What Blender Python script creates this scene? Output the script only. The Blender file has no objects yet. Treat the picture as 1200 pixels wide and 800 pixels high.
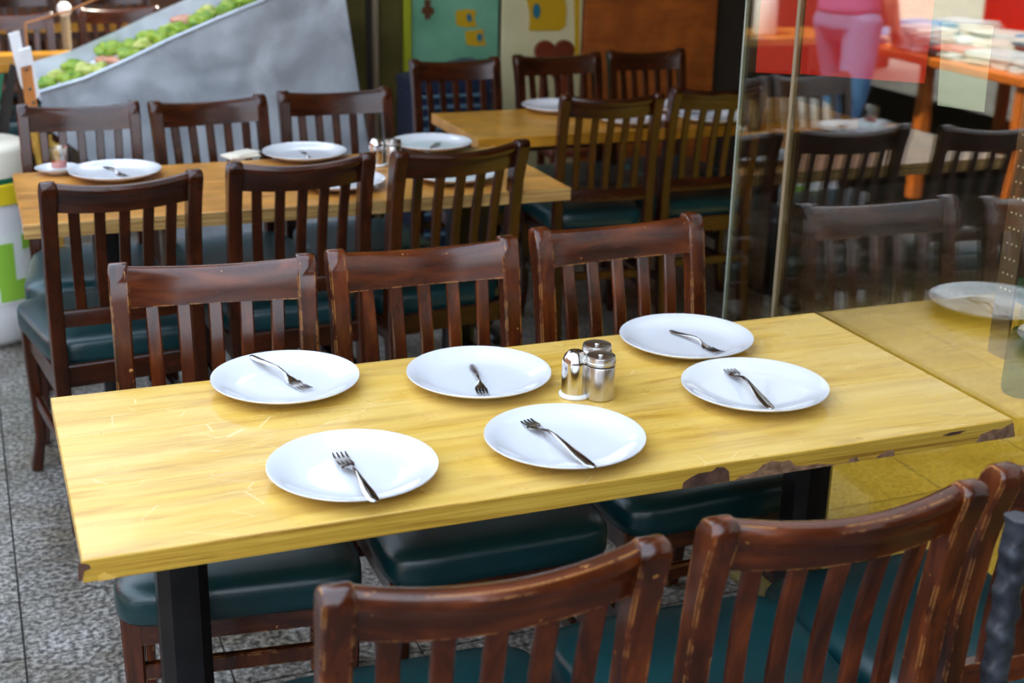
import bpy, bmesh, math, random
from mathutils import Vector, Matrix, noise
random.seed(7)
C = bpy.context.scene
COL = C.collection
PI = math.pi
# ------------------------------------------------------------------ camera
CAM = Vector((-1.5722, -2.2773, 1.6214))
ROT = Matrix(((0.93183796, 0.10268257, -0.34804354),
              (-0.36232223, 0.31618416, -0.876784),
              (0.02001542, 0.94312453, 0.33183658)))
cam_d = bpy.data.cameras.new('camera')
cam = bpy.data.objects.new('camera', cam_d); COL.objects.link(cam)
cam.matrix_world = Matrix.Translation(CAM) @ ROT.to_4x4()
cam_d.sensor_fit = 'HORIZONTAL'; cam_d.sensor_width = 36; cam_d.lens = 48.47
cam_d.dof.use_dof = True; cam_d.dof.focus_distance = 2.35; cam_d.dof.aperture_fstop = 4.5
cam_d.clip_start = .05
C.camera = cam
# ------------------------------------------------------------------ world, sun, exposure
W = bpy.data.worlds.new('world'); C.world = W; W.use_nodes = True
wn = W.node_tree; wn.nodes.clear()
wo = wn.nodes.new('ShaderNodeOutputWorld'); wb = wn.nodes.new('ShaderNodeBackground')
wg = wn.nodes.new('ShaderNodeTexCoord'); ws = wn.nodes.new('ShaderNodeSeparateXYZ'); wr = wn.nodes.new('ShaderNodeValToRGB')
wn.links.new(wg.outputs['Generated'], ws.inputs[0]); wn.links.new(ws.outputs['Z'], wr.inputs[0])
wr.color_ramp.elements[0].position = 0.0; wr.color_ramp.elements[0].color = (.90, .92, 1, 1)
wr.color_ramp.elements[1].position = 0.8; wr.color_ramp.elements[1].color = (.66, .80, 1, 1)
wn.links.new(wr.outputs[0], wb.inputs[0]); wb.inputs[1].default_value = 2.3
wn.links.new(wb.outputs[0], wo.inputs[0])
sun_d = bpy.data.lights.new('sun', 'SUN'); sun_d.energy = 7.0; sun_d.color = (1, .93, .80); sun_d.angle = math.radians(.6)
sun = bpy.data.objects.new('sun', sun_d); COL.objects.link(sun)
sun.rotation_euler = (Vector((.50, -.12, .86))).to_track_quat('Z', 'Y').to_euler()
C.view_settings.view_transform = 'Standard'; C.view_settings.look = 'None'
C.view_settings.exposure = 0.55; C.view_settings.gamma = 1.0

def lamp(name, loc, size, energy, color, rot=(0, 0, 0)):
    d = bpy.data.lights.new(name, 'AREA'); d.energy = energy; d.color = color; d.size = size
    o = bpy.data.objects.new(name, d); COL.objects.link(o); o.location = loc; o.rotation_euler = rot
    return o

# ------------------------------------------------------------------ helpers
def on_y(px, py, y):        # where the line of sight through a photo pixel meets the plane y
    r = ROT @ Vector((px-600, 400-py, -1615.65)); return CAM + r*((y-CAM.y)/r.y)
def on_z(px, py, z):
    r = ROT @ Vector((px-600, 400-py, -1615.65)); return CAM + r*((z-CAM.z)/r.z)

def obj(name, bm, mat=None, parent=None, smooth=35, loc=None):
    bmesh.ops.recalc_face_normals(bm, faces=bm.faces)
    me = bpy.data.meshes.new(name); bm.to_mesh(me); bm.free()
    if smooth:
        me.polygons.foreach_set('use_smooth', [True]*len(me.polygons))
        me.set_sharp_from_angle(angle=math.radians(smooth))
    if mat: me.materials.append(mat)
    o = bpy.data.objects.new(name, me); COL.objects.link(o)
    if parent: o.parent = parent
    if loc: o.location = loc
    return o
def thing(name, label, cat, loc=(0, 0, 0), rz=0, group=None):
    o = bpy.data.objects.new(name, None); COL.objects.link(o); o.empty_display_size = .05
    o.location = loc; o.rotation_euler = (0, 0, rz)
    return tag(o, label, cat, group)
def tag(o, label, cat, group=None):
    o['label'] = label; o['category'] = cat
    if group: o['group'] = group
    return o
def struct(name, bm, mat, parent=None, smooth=35):
    o = obj(name, bm, mat, parent, smooth)
    if not parent: o['kind'] = 'structure'
    return o
KIDS = {}
def copy_tree(o, parent=None):
    c = o.copy(); COL.objects.link(c)
    if parent: c.parent = parent
    for ch in [x for x in bpy.data.objects if x.parent == o]: copy_tree(ch, c)
    return c
def box(bm, c, s, bev=0, rot=None, seg=1):
    r = bmesh.ops.create_cube(bm, size=1)
    vs = r['verts']
    for v in vs: v.co = Vector((v.co.x*s[0], v.co.y*s[1], v.co.z*s[2]))
    if bev:
        es = list({e for v in vs for e in v.link_edges})
        rr = bmesh.ops.bevel(bm, geom=es, offset=bev, segments=seg, affect='EDGES', profile=.5)
        vs = list({v for f in rr['faces'] for v in f.verts} | {v for v in vs if v.is_valid})
    M = Matrix.Translation(c)
    if rot is not None: M = M @ rot.to_4x4()
    for v in vs: v.co = M @ v.co
    return vs
def boxm(c, s, bev=0, rot=None, seg=1):
    bm = bmesh.new(); box(bm, c, s, bev, rot, seg); return bm
def loft(bm, rings, cap0=True, cap1=True, closed=True):
    R = [[bm.verts.new(p) for p in r] for r in rings]
    n = len(R[0])
    for a, b in zip(R, R[1:]):
        for i in range(n if closed else n-1):
            j = (i+1) % n
            bm.faces.new((a[i], a[j], b[j], b[i]))
    if cap0: bm.faces.new(R[0])
    if cap1: bm.faces.new(R[-1][::-1])
    return R
def oct_ring(cx, cy, z, w, d, b=.005):
    w /= 2; d /= 2; b = min(b, w*.45, d*.45)
    pts = [(w-b, -d), (w, -d+b), (w, d-b), (w-b, d), (-w+b, d), (-w, d-b), (-w, -d+b), (-w+b, -d)]
    return [(cx+x, cy+y, z) for x, y in pts]
def lathe(bm, prof, n=48, c=(0, 0, 0)):
    rings = []
    for r, z in prof:
        rings.append([(c[0]+r*math.cos(2*PI*i/n), c[1]+r*math.sin(2*PI*i/n), c[2]+z) for i in range(n)])
    loft(bm, rings)
def tube(bm, pts, r, n=10):
    pts = [Vector(p) for p in pts]; rings = []
    for i, p in enumerate(pts):
        t = (pts[min(i+1, len(pts)-1)] - pts[max(i-1, 0)]).normalized()
        u = t.orthogonal().normalized() if i == 0 else (u - t*u.dot(t)).normalized()
        v = t.cross(u); rr = r[i] if isinstance(r, (list, tuple)) else r
        rings.append([p + (u*math.cos(2*PI*k/n) + v*math.sin(2*PI*k/n))*rr for k in range(n)])
    loft(bm, rings)
def poly_prism(bm, pts, d):
    """pts: 3-D loop, d: offset vector"""
    d = Vector(d); a = [Vector(p) for p in pts]
    loft(bm, [a, [p+d for p in a]])

# ------------------------------------------------------------------ materials
def mat(name, col, rough=.5, metal=0, **kw):
    m = bpy.data.materials.new(name); m.use_nodes = True
    b = m.node_tree.nodes['Principled BSDF']
    b.inputs['Base Color'].default_value = (*col, 1); b.inputs['Roughness'].default_value = rough; b.inputs['Metallic'].default_value = metal
    for k, v in kw.items(): b.inputs[k.replace('_', ' ')].default_value = v
    return m
class NT:
    def __init__(s, m): s.t = m.node_tree; s.b = s.t.nodes['Principled BSDF']
    def n(s, typ, **kw):
        n = s.t.nodes.new(typ)
        for k, v in kw.items():
            if k.startswith('i_'): n.inputs[k[2:].replace('_', ' ')].default_value = v
            else: setattr(n, k, v)
        return n
    def l(s, a, b): s.t.links.new(a, b)
    def coord(s, scale=(1, 1, 1), kind='Object', rnd=True):
        mp = s.n('ShaderNodeMapping'); mp.inputs['Scale'].default_value = scale
        if kind == 'World': s.l(s.n('ShaderNodeNewGeometry').outputs['Position'], mp.inputs[0])
        else: s.l(s.n('ShaderNodeTexCoord').outputs['Object'], mp.inputs[0])
        if rnd:
            oi = s.n('ShaderNodeObjectInfo'); mu = s.n('ShaderNodeMath', operation='MULTIPLY'); mu.inputs[1].default_value = 37
            s.l(oi.outputs['Random'], mu.inputs[0]); s.l(mu.outputs[0], mp.inputs['Location'])
        return mp.outputs[0]
    def noise(s, co, scale=5, detail=5, rough=.55, dist=0):
        n = s.n('ShaderNodeTexNoise'); n.inputs['Scale'].default_value = scale; n.inputs['Detail'].default_value = detail
        n.inputs['Roughness'].default_value = rough; n.inputs['Distortion'].default_value = dist
        s.l(co, n.inputs['Vector']); return n.outputs['Fac']
    def ramp(s, f, stops):
        r = s.n('ShaderNodeValToRGB'); e = r.color_ramp.elements
        while len(e) < len(stops): e.new(.5)
        for x, (p, c) in zip(e, stops): x.position = p; x.color = (*c, 1) if len(c) == 3 else c
        s.l(f, r.inputs[0]); return r.outputs[0]
    def mix(s, f, a, b, typ='MIX'):
        m = s.n('ShaderNodeMix', data_type='RGBA', blend_type=typ)
        for v, i in ((f, 0), (a, 6), (b, 7)):
            if hasattr(v, 'links'): s.l(v, m.inputs[i])
            else: m.inputs[i].default_value = v if i == 0 else (*v, 1)
        return m.outputs[2]
    def bump(s, h, st=.2, dist=.002):
        b = s.n('ShaderNodeBump'); b.inputs['Strength'].default_value = st; b.inputs['Distance'].default_value = dist
        s.l(h, b.inputs['Height']); s.l(b.outputs[0], s.b.inputs['Normal'])
        return b
    def color(s, c): s.l(c, s.b.inputs['Base Color'])
G = lambda v: (v, v, v)

def wood(name, stops, grain, scale=9, rough=.3, edge=None, coat=.3, bump=.15):
    m = mat(name, stops[0][1], rough); t = NT(m)
    co = t.coord(grain)
    f = t.noise(co, scale, 8, .6, .6)
    c = t.ramp(f, stops)
    blot = t.ramp(t.noise(t.coord((1, 1, 1)), 9, 4), [(.35, G(.6)), (.7, G(1))])
    c = t.mix(1, c, blot, 'MULTIPLY')
    if edge:
        bv = t.n('ShaderNodeBevel', samples=4); bv.inputs['Radius'].default_value = .004
        geo = t.n('ShaderNodeNewGeometry')
        dt = t.n('ShaderNodeVectorMath', operation='DOT_PRODUCT'); t.l(bv.outputs[0], dt.inputs[0]); t.l(geo.outputs['Normal'], dt.inputs[1])
        k = t.ramp(dt.outputs['Value'], [(.90, G(1)), (.985, G(0))])
        n2 = t.ramp(t.noise(t.coord((1, 1, 1)), 26, 5, .7), [(.48, G(0)), (.57, G(.9))])
        k = t.mix(1, k, n2, 'MULTIPLY')
        spots = t.ramp(t.noise(t.coord((1, 2, 1)), 60, 3, .5), [(.73, G(0)), (.76, G(.7))])
        k = t.mix(1, k, spots, 'ADD')
        c = t.mix(k, c, edge)
        rr = t.ramp(k, [(0, G(rough)), (1, G(.6))]); t.l(rr, t.b.inputs['Roughness'])
    t.color(c); t.bump(f, bump, .001)
    t.b.inputs['Coat Weight'].default_value = coat; t.b.inputs['Coat Roughness'].default_value = .12
    return m
M = {}
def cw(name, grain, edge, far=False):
    st = [(.3, (.016, .0037, .0013)), (.75, (.085, .0180, .0038))] if far else [(.3, (.022, .0048, .0016)), (.52, (.095, .0185, .0035)), (.75, (.22, .048, .0075))]  # far stops: background shade put into a darker copy of the wood
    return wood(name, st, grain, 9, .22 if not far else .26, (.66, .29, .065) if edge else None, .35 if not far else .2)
M['chair'] = cw('chair_wood', (3, 3, .5), True)
M['chair_rail'] = cw('chair_wood_rail', (.5, 3, 3), True)
M['chair_plain'] = cw('chair_wood_plain', (3, 3, .5), False)
M['chair_shaded'] = cw('chair_wood_shaded', (3, 3, .5), False, True)
M['chair_shaded_rail'] = cw('chair_wood_shaded_rail', (.5, 3, 3), False, True)
def vinyl():
    m = mat('teal_vinyl', (.008, .07, .075), .29, Specular_IOR_Level=.7); t = NT(m)
    co = t.coord((1, 1, 1))
    c = t.ramp(t.noise(co, 5, 4), [(.3, (.003, .021, .023)), (.7, (.004, .049, .055))]); t.color(c)
    v = t.n('ShaderNodeTexVoronoi'); v.inputs['Scale'].default_value = 420; t.l(co, v.inputs['Vector'])
    t.bump(v.outputs['Distance'], .35, .0006)
    return m
M['vinyl'] = vinyl()
def top_mat():
    m = mat('yellow_tabletop', (.75, .55, .16), .28); t = NT(m)
    co = t.coord((.9, 9, 9))
    f = t.noise(co, 4.5, 9, .62, .7)
    c = t.ramp(f, [(.30, (.42, .20, .014)), (.48, (.64, .375, .040)), (.70, (.76, .50, .095))])
    big = t.noise(t.coord((.6, 2.2, 1)), 3.2, 4, .6, 1.2)
    c = t.mix(t.ramp(big, [(.32, G(0)), (.72, G(.6))]), c, (.80, .58, .21))
    # dark pores
    p = t.noise(t.coord((2, 60, 2)), 14, 3, .6)
    c = t.mix(t.ramp(p, [(.66, G(0)), (.74, G(.30))]), c, (.36, .18, .03))
    # scratches
    w = t.n('ShaderNodeTexVoronoi', feature='DISTANCE_TO_EDGE'); w.inputs['Scale'].default_value = 7
    mp = t.n('ShaderNodeMapping'); mp.inputs['Rotation'].default_value = (0, 0, .7); mp.inputs['Scale'].default_value = (1, 3.5, 1)
    t.l(t.coord((1, 1, 1)), mp.inputs[0]); t.l(mp.outputs[0], w.inputs['Vector'])
    gate = t.ramp(t.noise(t.coord((1, 1, 1)), 7, 2), [(.5, G(0)), (.6, G(1))])
    sc = t.mix(1, t.ramp(w.outputs['Distance'], [(0, G(.6)), (.011, G(0))]), gate, 'MULTIPLY')
    c = t.mix(sc, c, (.90, .78, .45))
    t.color(c)
    rr = t.ramp(t.noise(t.coord((1, 1, 1)), 6, 5), [(.3, G(.22)), (.7, G(.36))]); t.l(rr, t.b.inputs['Roughness'])
    t.bump(f, .12, .0008)
    t.b.inputs['Coat Weight'].default_value = .12
    return m
M['top'] = top_mat()
def edge_mat():
    m = mat('table_edge', (.6, .4, .08), .45); t = NT(m)
    f = t.noise(t.coord((.5, 1, 24)), 7, 5, .65, .8)
    t.color(t.ramp(f, [(.35, (.34, .17, .015)), (.5, (.54, .32, .035)), (.65, (.64, .41, .06))]))
    t.bump(f, .3, .001)
    return m
M['edge'] = edge_mat()
def simple_noise(name, a, b, scale=8, rough=.5, metal=0, grain=(1, 1, 1), bump=.1, lo=.35, hi=.65, kind='Object', bs=None, **kw):
    m = mat(name, a, rough, metal, **kw); t = NT(m)
    f = t.noise(t.coord(grain, kind, kind == 'Object'), scale, 6, .6)
    t.color(t.ramp(f, [(lo, a), (hi, b)]))
    if bump: t.bump(f, bump, .002)
    return m
M['chip'] = simple_noise('bare_chip', (.14, .07, .035), (.34, .19, .10), 60, .8)
M['chip_dark'] = simple_noise('dark_chip', (.05, .022, .014), (.13, .06, .035), 40, .75)
M['top_orange'] = wood('orange_tabletop', [(.3, (.56, .22, .030)), (.7, (.76, .36, .065))], (.8, 9, 9), 5, .3, None, .2)
M['top_amber'] = wood('amber_tabletop', [(.3, (.52, .22, .016)), (.7, (.68, .32, .032))], (.8, 9, 9), 5, .3, None, .2)
M['ply'] = simple_noise('ply_edge', (.30, .15, .04), (.62, .40, .13), 40, .6, 0, (.1, 1, 4))
M['blackmetal'] = simple_noise('black_metal', (.003, .003, .004), (.008, .008, .009), 20, .35)
M['iron'] = simple_noise('wrought_iron', (.03, .034, .042), (.10, .115, .14), 25, .36, .6, bump=.5)
M['plate'] = mat('white_glaze', (.71, .73, .76), .10, Coat_Weight=.6, Coat_Roughness=.04)
def steel(name, col=(.62, .60, .56), rough=.25, brushed=True):
    m = mat(name, col, rough, 1); t = NT(m)
    if brushed:
        f = t.noise(t.coord((1, 1, 40)), 12, 4); t.l(t.ramp(f, [(.3, G(rough*.8)), (.7, G(rough*1.3))]), t.b.inputs['Roughness'])
    return m
M['steel'] = steel('brushed_steel', (.60, .58, .54), .27, False); M['chrome'] = steel('polished_steel', (.70, .69, .67), .10, False)
M['fork'] = steel('cutlery_steel', (.42, .41, .40), .16, False)
M['white_rubber'] = mat('white_plastic', (.78, .78, .76), .4)
M['dark_gap'] = mat('gap_shade', (.02, .02, .02), .6)  # shade inside the lid gap and shaker holes, as a dark colour
def granite(name, a, b, c_, warm):
    m = mat(name, b, .42); t = NT(m)
    co = t.coord((1, 1, 1), 'World', False)
    f = t.noise(co, 75, 4, .6, 0)
    col = t.ramp(f, [(.36, a), (.48, b), (.62, c_)])
    st = t.ramp(t.noise(co, 4.5, 4, .6), [(.40, G(.0)), (.62, G(.85))])
    col = t.mix(st, col, warm, 'MULTIPLY')
    oi = t.n('ShaderNodeObjectInfo'); v = t.ramp(oi.outputs['Random'], [(0, G(.82)), (1, G(1.0))])
    col = t.mix(1, col, v, 'MULTIPLY')
    t.color(col); t.bump(f, .25, .002)
    return m
M['granite'] = granite('granite_tile', (.022, .020, .017), (.16, .148, .128), (.41, .39, .355), (.42, .35, .24))
M['grout'] = simple_noise('grout', (.05, .048, .045), (.10, .095, .085), 30, .9)
M['inner_tile'] = granite('yellow_lit_tile', (.26, .19, .035), (.36, .28, .055), (.44, .35, .085), (.8, .75, .6))  # same tiles as outside, with the yellow light put into their colour
M['street'] = simple_noise('street_paving', (.42, .37, .28), (.58, .52, .40), 3, .8)
M['galv'] = None
def galv():
    m = mat('galvanised_steel', (.55, .60, .66), .38, .45); t = NT(m)
    co = t.coord((1, 1, 1), 'Object', False)
    f = t.noise(co, 5, 5, .6, .5)
    t.color(t.ramp(f, [(.3, (.44, .50, .56)), (.7, (.70, .77, .84))]))
    t.l(t.ramp(f, [(.3, G(.30)), (.7, G(.48))]), t.b.inputs['Roughness'])
    d = t.noise(co, 3.2, 2, .4)
    t.bump(d, .55, .05)
    return m
M['galv'] = galv()
def glass_mat(name, refl, tint):
    m = bpy.data.materials.new(name); m.use_nodes = True; nt = m.node_tree; nt.nodes.clear()
    o = nt.nodes.new('ShaderNodeOutputMaterial'); mx = nt.nodes.new('ShaderNodeMixShader')
    a = nt.nodes.new('ShaderNodeBsdfTransparent'); g = nt.nodes.new('ShaderNodeBsdfGlossy')
    a.inputs[0].default_value = (*tint, 1); g.inputs['Roughness'].default_value = .004; g.inputs[0].default_value = (.95, .95, .92, 1)
    mx.inputs[0].default_value = refl
    nt.links.new(a.outputs[0], mx.inputs[1]); nt.links.new(g.outputs[0], mx.inputs[2]); nt.links.new(mx.outputs[0], o.inputs[0])
    return m
M['glass'] = glass_mat('coated_glass', .185, (.94, .93, .84))
M['glass2'] = glass_mat('clear_glass', .16, (.93, .95, .93))
M['glass_edge'] = mat('glass_edge', (.30, .33, .28), .15)
M['film'] = mat('red_film', (.62, .012, .008), .45)
M['paper'] = mat('white_paper', (.72, .76, .74), .6)
M['frost'] = mat('frosted_paper', (.42, .52, .46), .6)
M['white'] = mat('white_paint', (.75, .76, .76), .45)
M['cream'] = mat('cream_plastic', (.78, .72, .58), .4)
M['yellow'] = mat('yellow_plastic', (.80, .60, .02), .4)
M['green'] = mat('green_paint', (.012, .13, .06), .45)
M['lime'] = mat('lime_print', (.28, .55, .05), .5)
M['red'] = mat('red_paint', (.62, .02, .01), .45)
M['orange'] = mat('orange_paint', (.80, .20, .02), .45)
M['blue'] = mat('blue_cover', (.06, .22, .55), .45)
M['navy'] = mat('navy_plastic', (.006, .018, .05), .5)
M['stripe'] = mat('pale_blue_slat', (.09, .17, .23), .5)
M['aqua'] = simple_noise('aqua_board', (.13, .33, .20), (.20, .46, .30), 3, .22)
M['boardcream'] = simple_noise('cream_board', (.55, .52, .28), (.68, .64, .38), 2, .3)
M['mustard'] = mat('mustard_print', (.55, .33, .01), .4)
M['teal_print'] = mat('teal_print', (.01, .15, .22), .4)
M['brown_print'] = mat('brown_print', (.10, .035, .012), .4)
M['lime_board'] = mat('yellow_green_board', (.33, .36, .015), .35)
M['panelwood'] = wood('panel_wood', [(.3, (.36, .085, .012)), (.7, (.52, .14, .022))], (.6, 6, 7), 4, .45, None, .05)
M['darkwood'] = simple_noise('dark_wood', (.030, .012, .006), (.075, .030, .013), 5, .5, 0, (1, 1, .3))
M['darkwall'] = simple_noise('dark_wall', (.016, .013, .010), (.032, .025, .018), 2, .7)
M['olive'] = simple_noise('olive_panel', (.07, .058, .016), (.13, .11, .03), 4, .25)
M['tan'] = mat('tan_frame', (.22, .17, .10), .4)
M['soil'] = simple_noise('brown_wall', (.08, .035, .015), (.16, .07, .03), 2, .8)
M['roof'] = simple_noise('canopy_cloth', (.45, .38, .28), (.52, .45, .33), 2, .8)
M['heart'] = simple_noise('red_brown_wood', (.11, .018, .008), (.18, .03, .012), 6, .35)
M['perf'] = steel('dull_steel', (.30, .27, .23), .38, False)
M['hole'] = mat('punched_hole', (.75, .70, .6), .5)
M['post_wood'] = simple_noise('orange_wood', (.42, .15, .03), (.58, .22, .05), 9, .5)
M['straw'] = simple_noise('straw', (.40, .22, .03), (.62, .38, .06), 20, .8)

# ------------------------------------------------------------------ setting
XJ = -1.585
fl = struct('floor', boxm((-.3, 1.0, -.06), (9.4, 14, .10), 0), M['grout'])
tile_me = None
TW, TD = .40, .25
rows = [.443 + TD*k for k in range(-6, 15)]
for r, y in enumerate(rows):
    for k in range(-2, 4):
        x = XJ + TW*k + TW/2
        if tile_me is None:
            o = obj('tile', boxm((0, 0, -.006), (TW-.004, TD-.004, .012), .0012), M['granite'], fl); tile_me = o.data
        else:
            o = bpy.data.objects.new('tile', tile_me); COL.objects.link(o); o.parent = fl
        o.location = (x if k != 3 else x-.0, y+TD/2, random.uniform(-.0006, .0004))
tile2 = None
IW, ID = .40, .49
for i in range(9):
    for j in range(-3, 7):
        if tile2 is None:
            o = obj('tile', boxm((0, 0, -.006), (IW-.004, ID-.004, .012), .0012), M['inner_tile'], fl); tile2 = o.data; tile3 = o.data.copy(); tile3.materials.clear(); tile3.materials.append(M['granite'])
        else:
            o = bpy.data.objects.new('tile', tile2); COL.objects.link(o); o.parent = fl
        if j > 3: o.data = tile3
        o.location = (.015 + IW/2 + IW*i, 0.0 + ID*j + ID/2, 0)
st = struct('floor_street', boxm((-8.5, 2, -.06), (13.0, 30, .10), 0), M['street'])
st.location.x = .0
st.location = (-.0, 0, 0)
st['label'] = 'pale sunlit street paving beyond the terrace'

WY = 3.75
struct('wall_back', boxm((2.1, WY+.06, 1.6), (4.2, .10, 3.2), 0), M['darkwall'])
struct('wall_right', boxm((3.85, -.4, 1.6), (.10, 8.7, 3.2), 0), M['darkwall'])
struct('wall_far', boxm((-2.2, 7.6, 1.6), (7.0, .10, 3.2), 0), M['soil'])
struct('ceiling', boxm((1.75, -.4, 3.05), (4.3, 8.6, .10), 0), M['roof'])
struct('light_block_front', boxm((1.75, -4.7, 1.6), (4.2, .10, 3.2), 0), M['soil'])  # unseen wall, added to keep sky light out behind the glass
struct('light_block_street', boxm((-4.7, -6.2, .7), (8.6, .10, 1.4), 0), M['soil'])  # unseen low wall, added to block low sky light behind the camera
struct('light_block_back', boxm((1.40, 2.6, 2.92), (4.9, 2.6, .08), 0), M['roof'])  # unseen lower slab, added to darken the area around the amber table
struct('light_block_left', boxm((-9.0, 2, 2.2), (.10, 14, 4.4), 0), M['soil'])  # street wall added to cut low light from the left
struct('ceiling_far', boxm((-1.9, 6.2, 2.7), (7.0, 3.0, .08), 0), M['roof'])
# back wall cladding: boards, panel, columns
def bw(name, px0, px1, z0, z1, m, dy=.02, parent=None, label=None, cat=None):
    a = on_y(px0, 60, WY); b = on_y(px1, 60, WY)
    o = obj(name, boxm(((a.x+b.x)/2, WY-dy/2, (z0+z1)/2), (b.x-a.x, dy, z1-z0), .003), m, parent)
    if label: tag(o, label, cat)
    return o
bw('trim_1', 402, 428, 0, 3, M['olive'], .02)['kind'] = 'structure'
bw('trim_2', 436, 441, 0, 3, M['tan'], .05)['kind'] = 'structure'
bw('trim_3', 443, 470, 0, 3, M['olive'], .03)['kind'] = 'structure'
bw('trim_4', 471, 480, 0, 3, M['lime_board'], .035)['kind'] = 'structure'
bA = bw('menu_board', 481, 582, .05, 2.1, M['aqua'], .02, None, 'tall aqua green menu board with small yellow prints behind far chairs', 'board')
bB = bw('menu_board', 586, 679, .05, 2.1, M['boardcream'], .02, None, 'tall cream menu board with large yellow print beside the orange wood panel', 'board')
def patch(pts, m, parent, name='print_patch', y=WY-.024):
    bm = bmesh.new(); poly_prism(bm, [on_y(x, yy, y) for x, yy in pts], (0, .003, 0)); obj(name, bm, m, parent, 0)
def oval(cx, cy, rx, ry, m, parent, y=WY-.027, name='print_oval'):
    patch([(cx+rx*math.cos(t*PI/8), cy+ry*math.sin(t*PI/8)) for t in range(16)], m, parent, name, y)
patch([(534, 13), (546, 11), (558, 12), (556, 22), (559, 31), (545, 32), (535, 30)], M['mustard'], bA)
patch([(545, 37), (566, 34), (567, 44), (570, 53), (557, 54), (547, 53)], M['mustard'], bA)
oval(550, 21, 3, 5, M['teal_print'], bA); oval(562, 44, 3, 5, M['teal_print'], bA)
patch([(497, 0), (505, 0), (504, 8), (509, 10), (508, 16), (504, 17), (505, 22), (498, 22), (498, 17), (494, 15), (495, 9), (498, 8)], M['brown_print'], bA, 'print_figure')
patch([(617, -4), (662, -4), (664, 10), (663, 30), (656, 36), (620, 36), (621, 18)], M['mustard'], bB)
oval(629, 13, 4.5, 9, M['teal_print'], bB)
patch([(673, -5), (679, -5), (679, 75), (674, 75)], M['mustard'], bB, 'print_border')
bmp = bmesh.new()
wp = bw('wood_panel', 681, 834, 0, 3, M['panelwood'], .03, None, 'smooth orange brown wood panel on the back wall', 'panel')

# ------------------------------------------------------------------ glass screen
gl = struct('window_1', boxm((.012, -.13, 2.62), (.06, 1.4, .05), .004), M['perf'])
def pane(y0, y1, x=.006):
    return obj('pane', boxm((x, (y0+y1)/2, 1.31), (.007, abs(y1-y0), 2.6), 0), M['glass'], gl, 0)
pane(.155, -2.2)
pane(.37, .165, .010)
obj('joint', boxm((.006, .16, 1.31), (.013, .010, 2.6), .002), M['tan'], gl)
obj('pane_edge', boxm((.010, .374, 1.31), (.008, .005, 2.6), 0), M['glass_edge'], gl)
def flat_on_glass(name, pts, m, label, cat, x=.0125, t=.0012):
    bm = bmesh.new(); poly_prism(bm, [(x, y, z) for y, z in pts], (t, 0, 0)); return tag(obj(name, bm, m, None, 0), label, cat)
flat_on_glass('poster', [(.152, 1.214), (-.248, 1.255), (-.248, 1.75), (.152, 1.75)], M['film'], 'bright red poster fixed inside the glass screen, the wider of two', 'poster', .0115)
flat_on_glass('poster', [(.330, 1.191), (.168, 1.210), (.168, 1.75), (.330, 1.75)], M['film'], 'narrow red poster on the glass screen left of the joint', 'poster', .016)
flat_on_glass('paper_sheet', [(-.277, 1.365), (-.407, 1.374), (-.412, 1.232), (-.291, 1.223)], M['frost'], 'pale translucent sheet of paper stuck to the glass screen', 'sheet', .0115)
# perforated strip behind glass
strip = thing('perforated_strip', 'perforated dull steel strip hanging behind the glass at right', 'strip', (.02, -.502, .82))
bm = bmesh.new(); box(bm, (.004, -.010, .47), (.006, .044, .92), .001); box(bm, (.012, .013, .47), (.018, .004, .92), .001); obj('channel', bm, M['perf'], strip)
bm = bmesh.new()
for k in range(30):
    for i in range(3): box(bm, (.0006, -.022+.011*i, .13+k*.026), (.0012, .0032, .0032), 0)
h = obj('hole', bm, M['hole'], strip, 0); h['kind'] = 'stuff'
lan = thing('lantern', 'small green metal lantern with knob at the right edge behind the glass', 'lantern', (.085, -.515, .755))
bm = bmesh.new(); lathe(bm, [(.0, 0), (.030, 0), (.034, .008), (.034, .10), (.028, .115), (0, .118)], 24); obj('body', bm, M['green'], lan)
bm = bmesh.new(); lathe(bm, [(.0, .118), (.020, .118), (.020, .165), (0, .167)], 20); obj('glass_band', bm, M['yellow'], lan)
bm = bmesh.new(); lathe(bm, [(.0, .167), (.032, .167), (.030, .185), (.012, .205), (0, .207)], 24); obj('cap', bm, M['green'], lan)
bm = bmesh.new(); tube(bm, [(0, .0, .19), (-.01, .035, .19), (-.01, .042, .19)], [.012, .012, .015], 12); obj('knob', bm, M['green'], lan)
sp = bpy.data.lights.new('inner_lamp', 'SPOT'); sp.energy = 420; sp.color = (1, .84, .40); sp.spot_size = math.radians(66); sp.spot_blend = .6; sp.shadow_soft_size = .12
spo = bpy.data.objects.new('inner_lamp', sp); COL.objects.link(spo); spo.location = (1.9, .45, 2.85)

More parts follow.
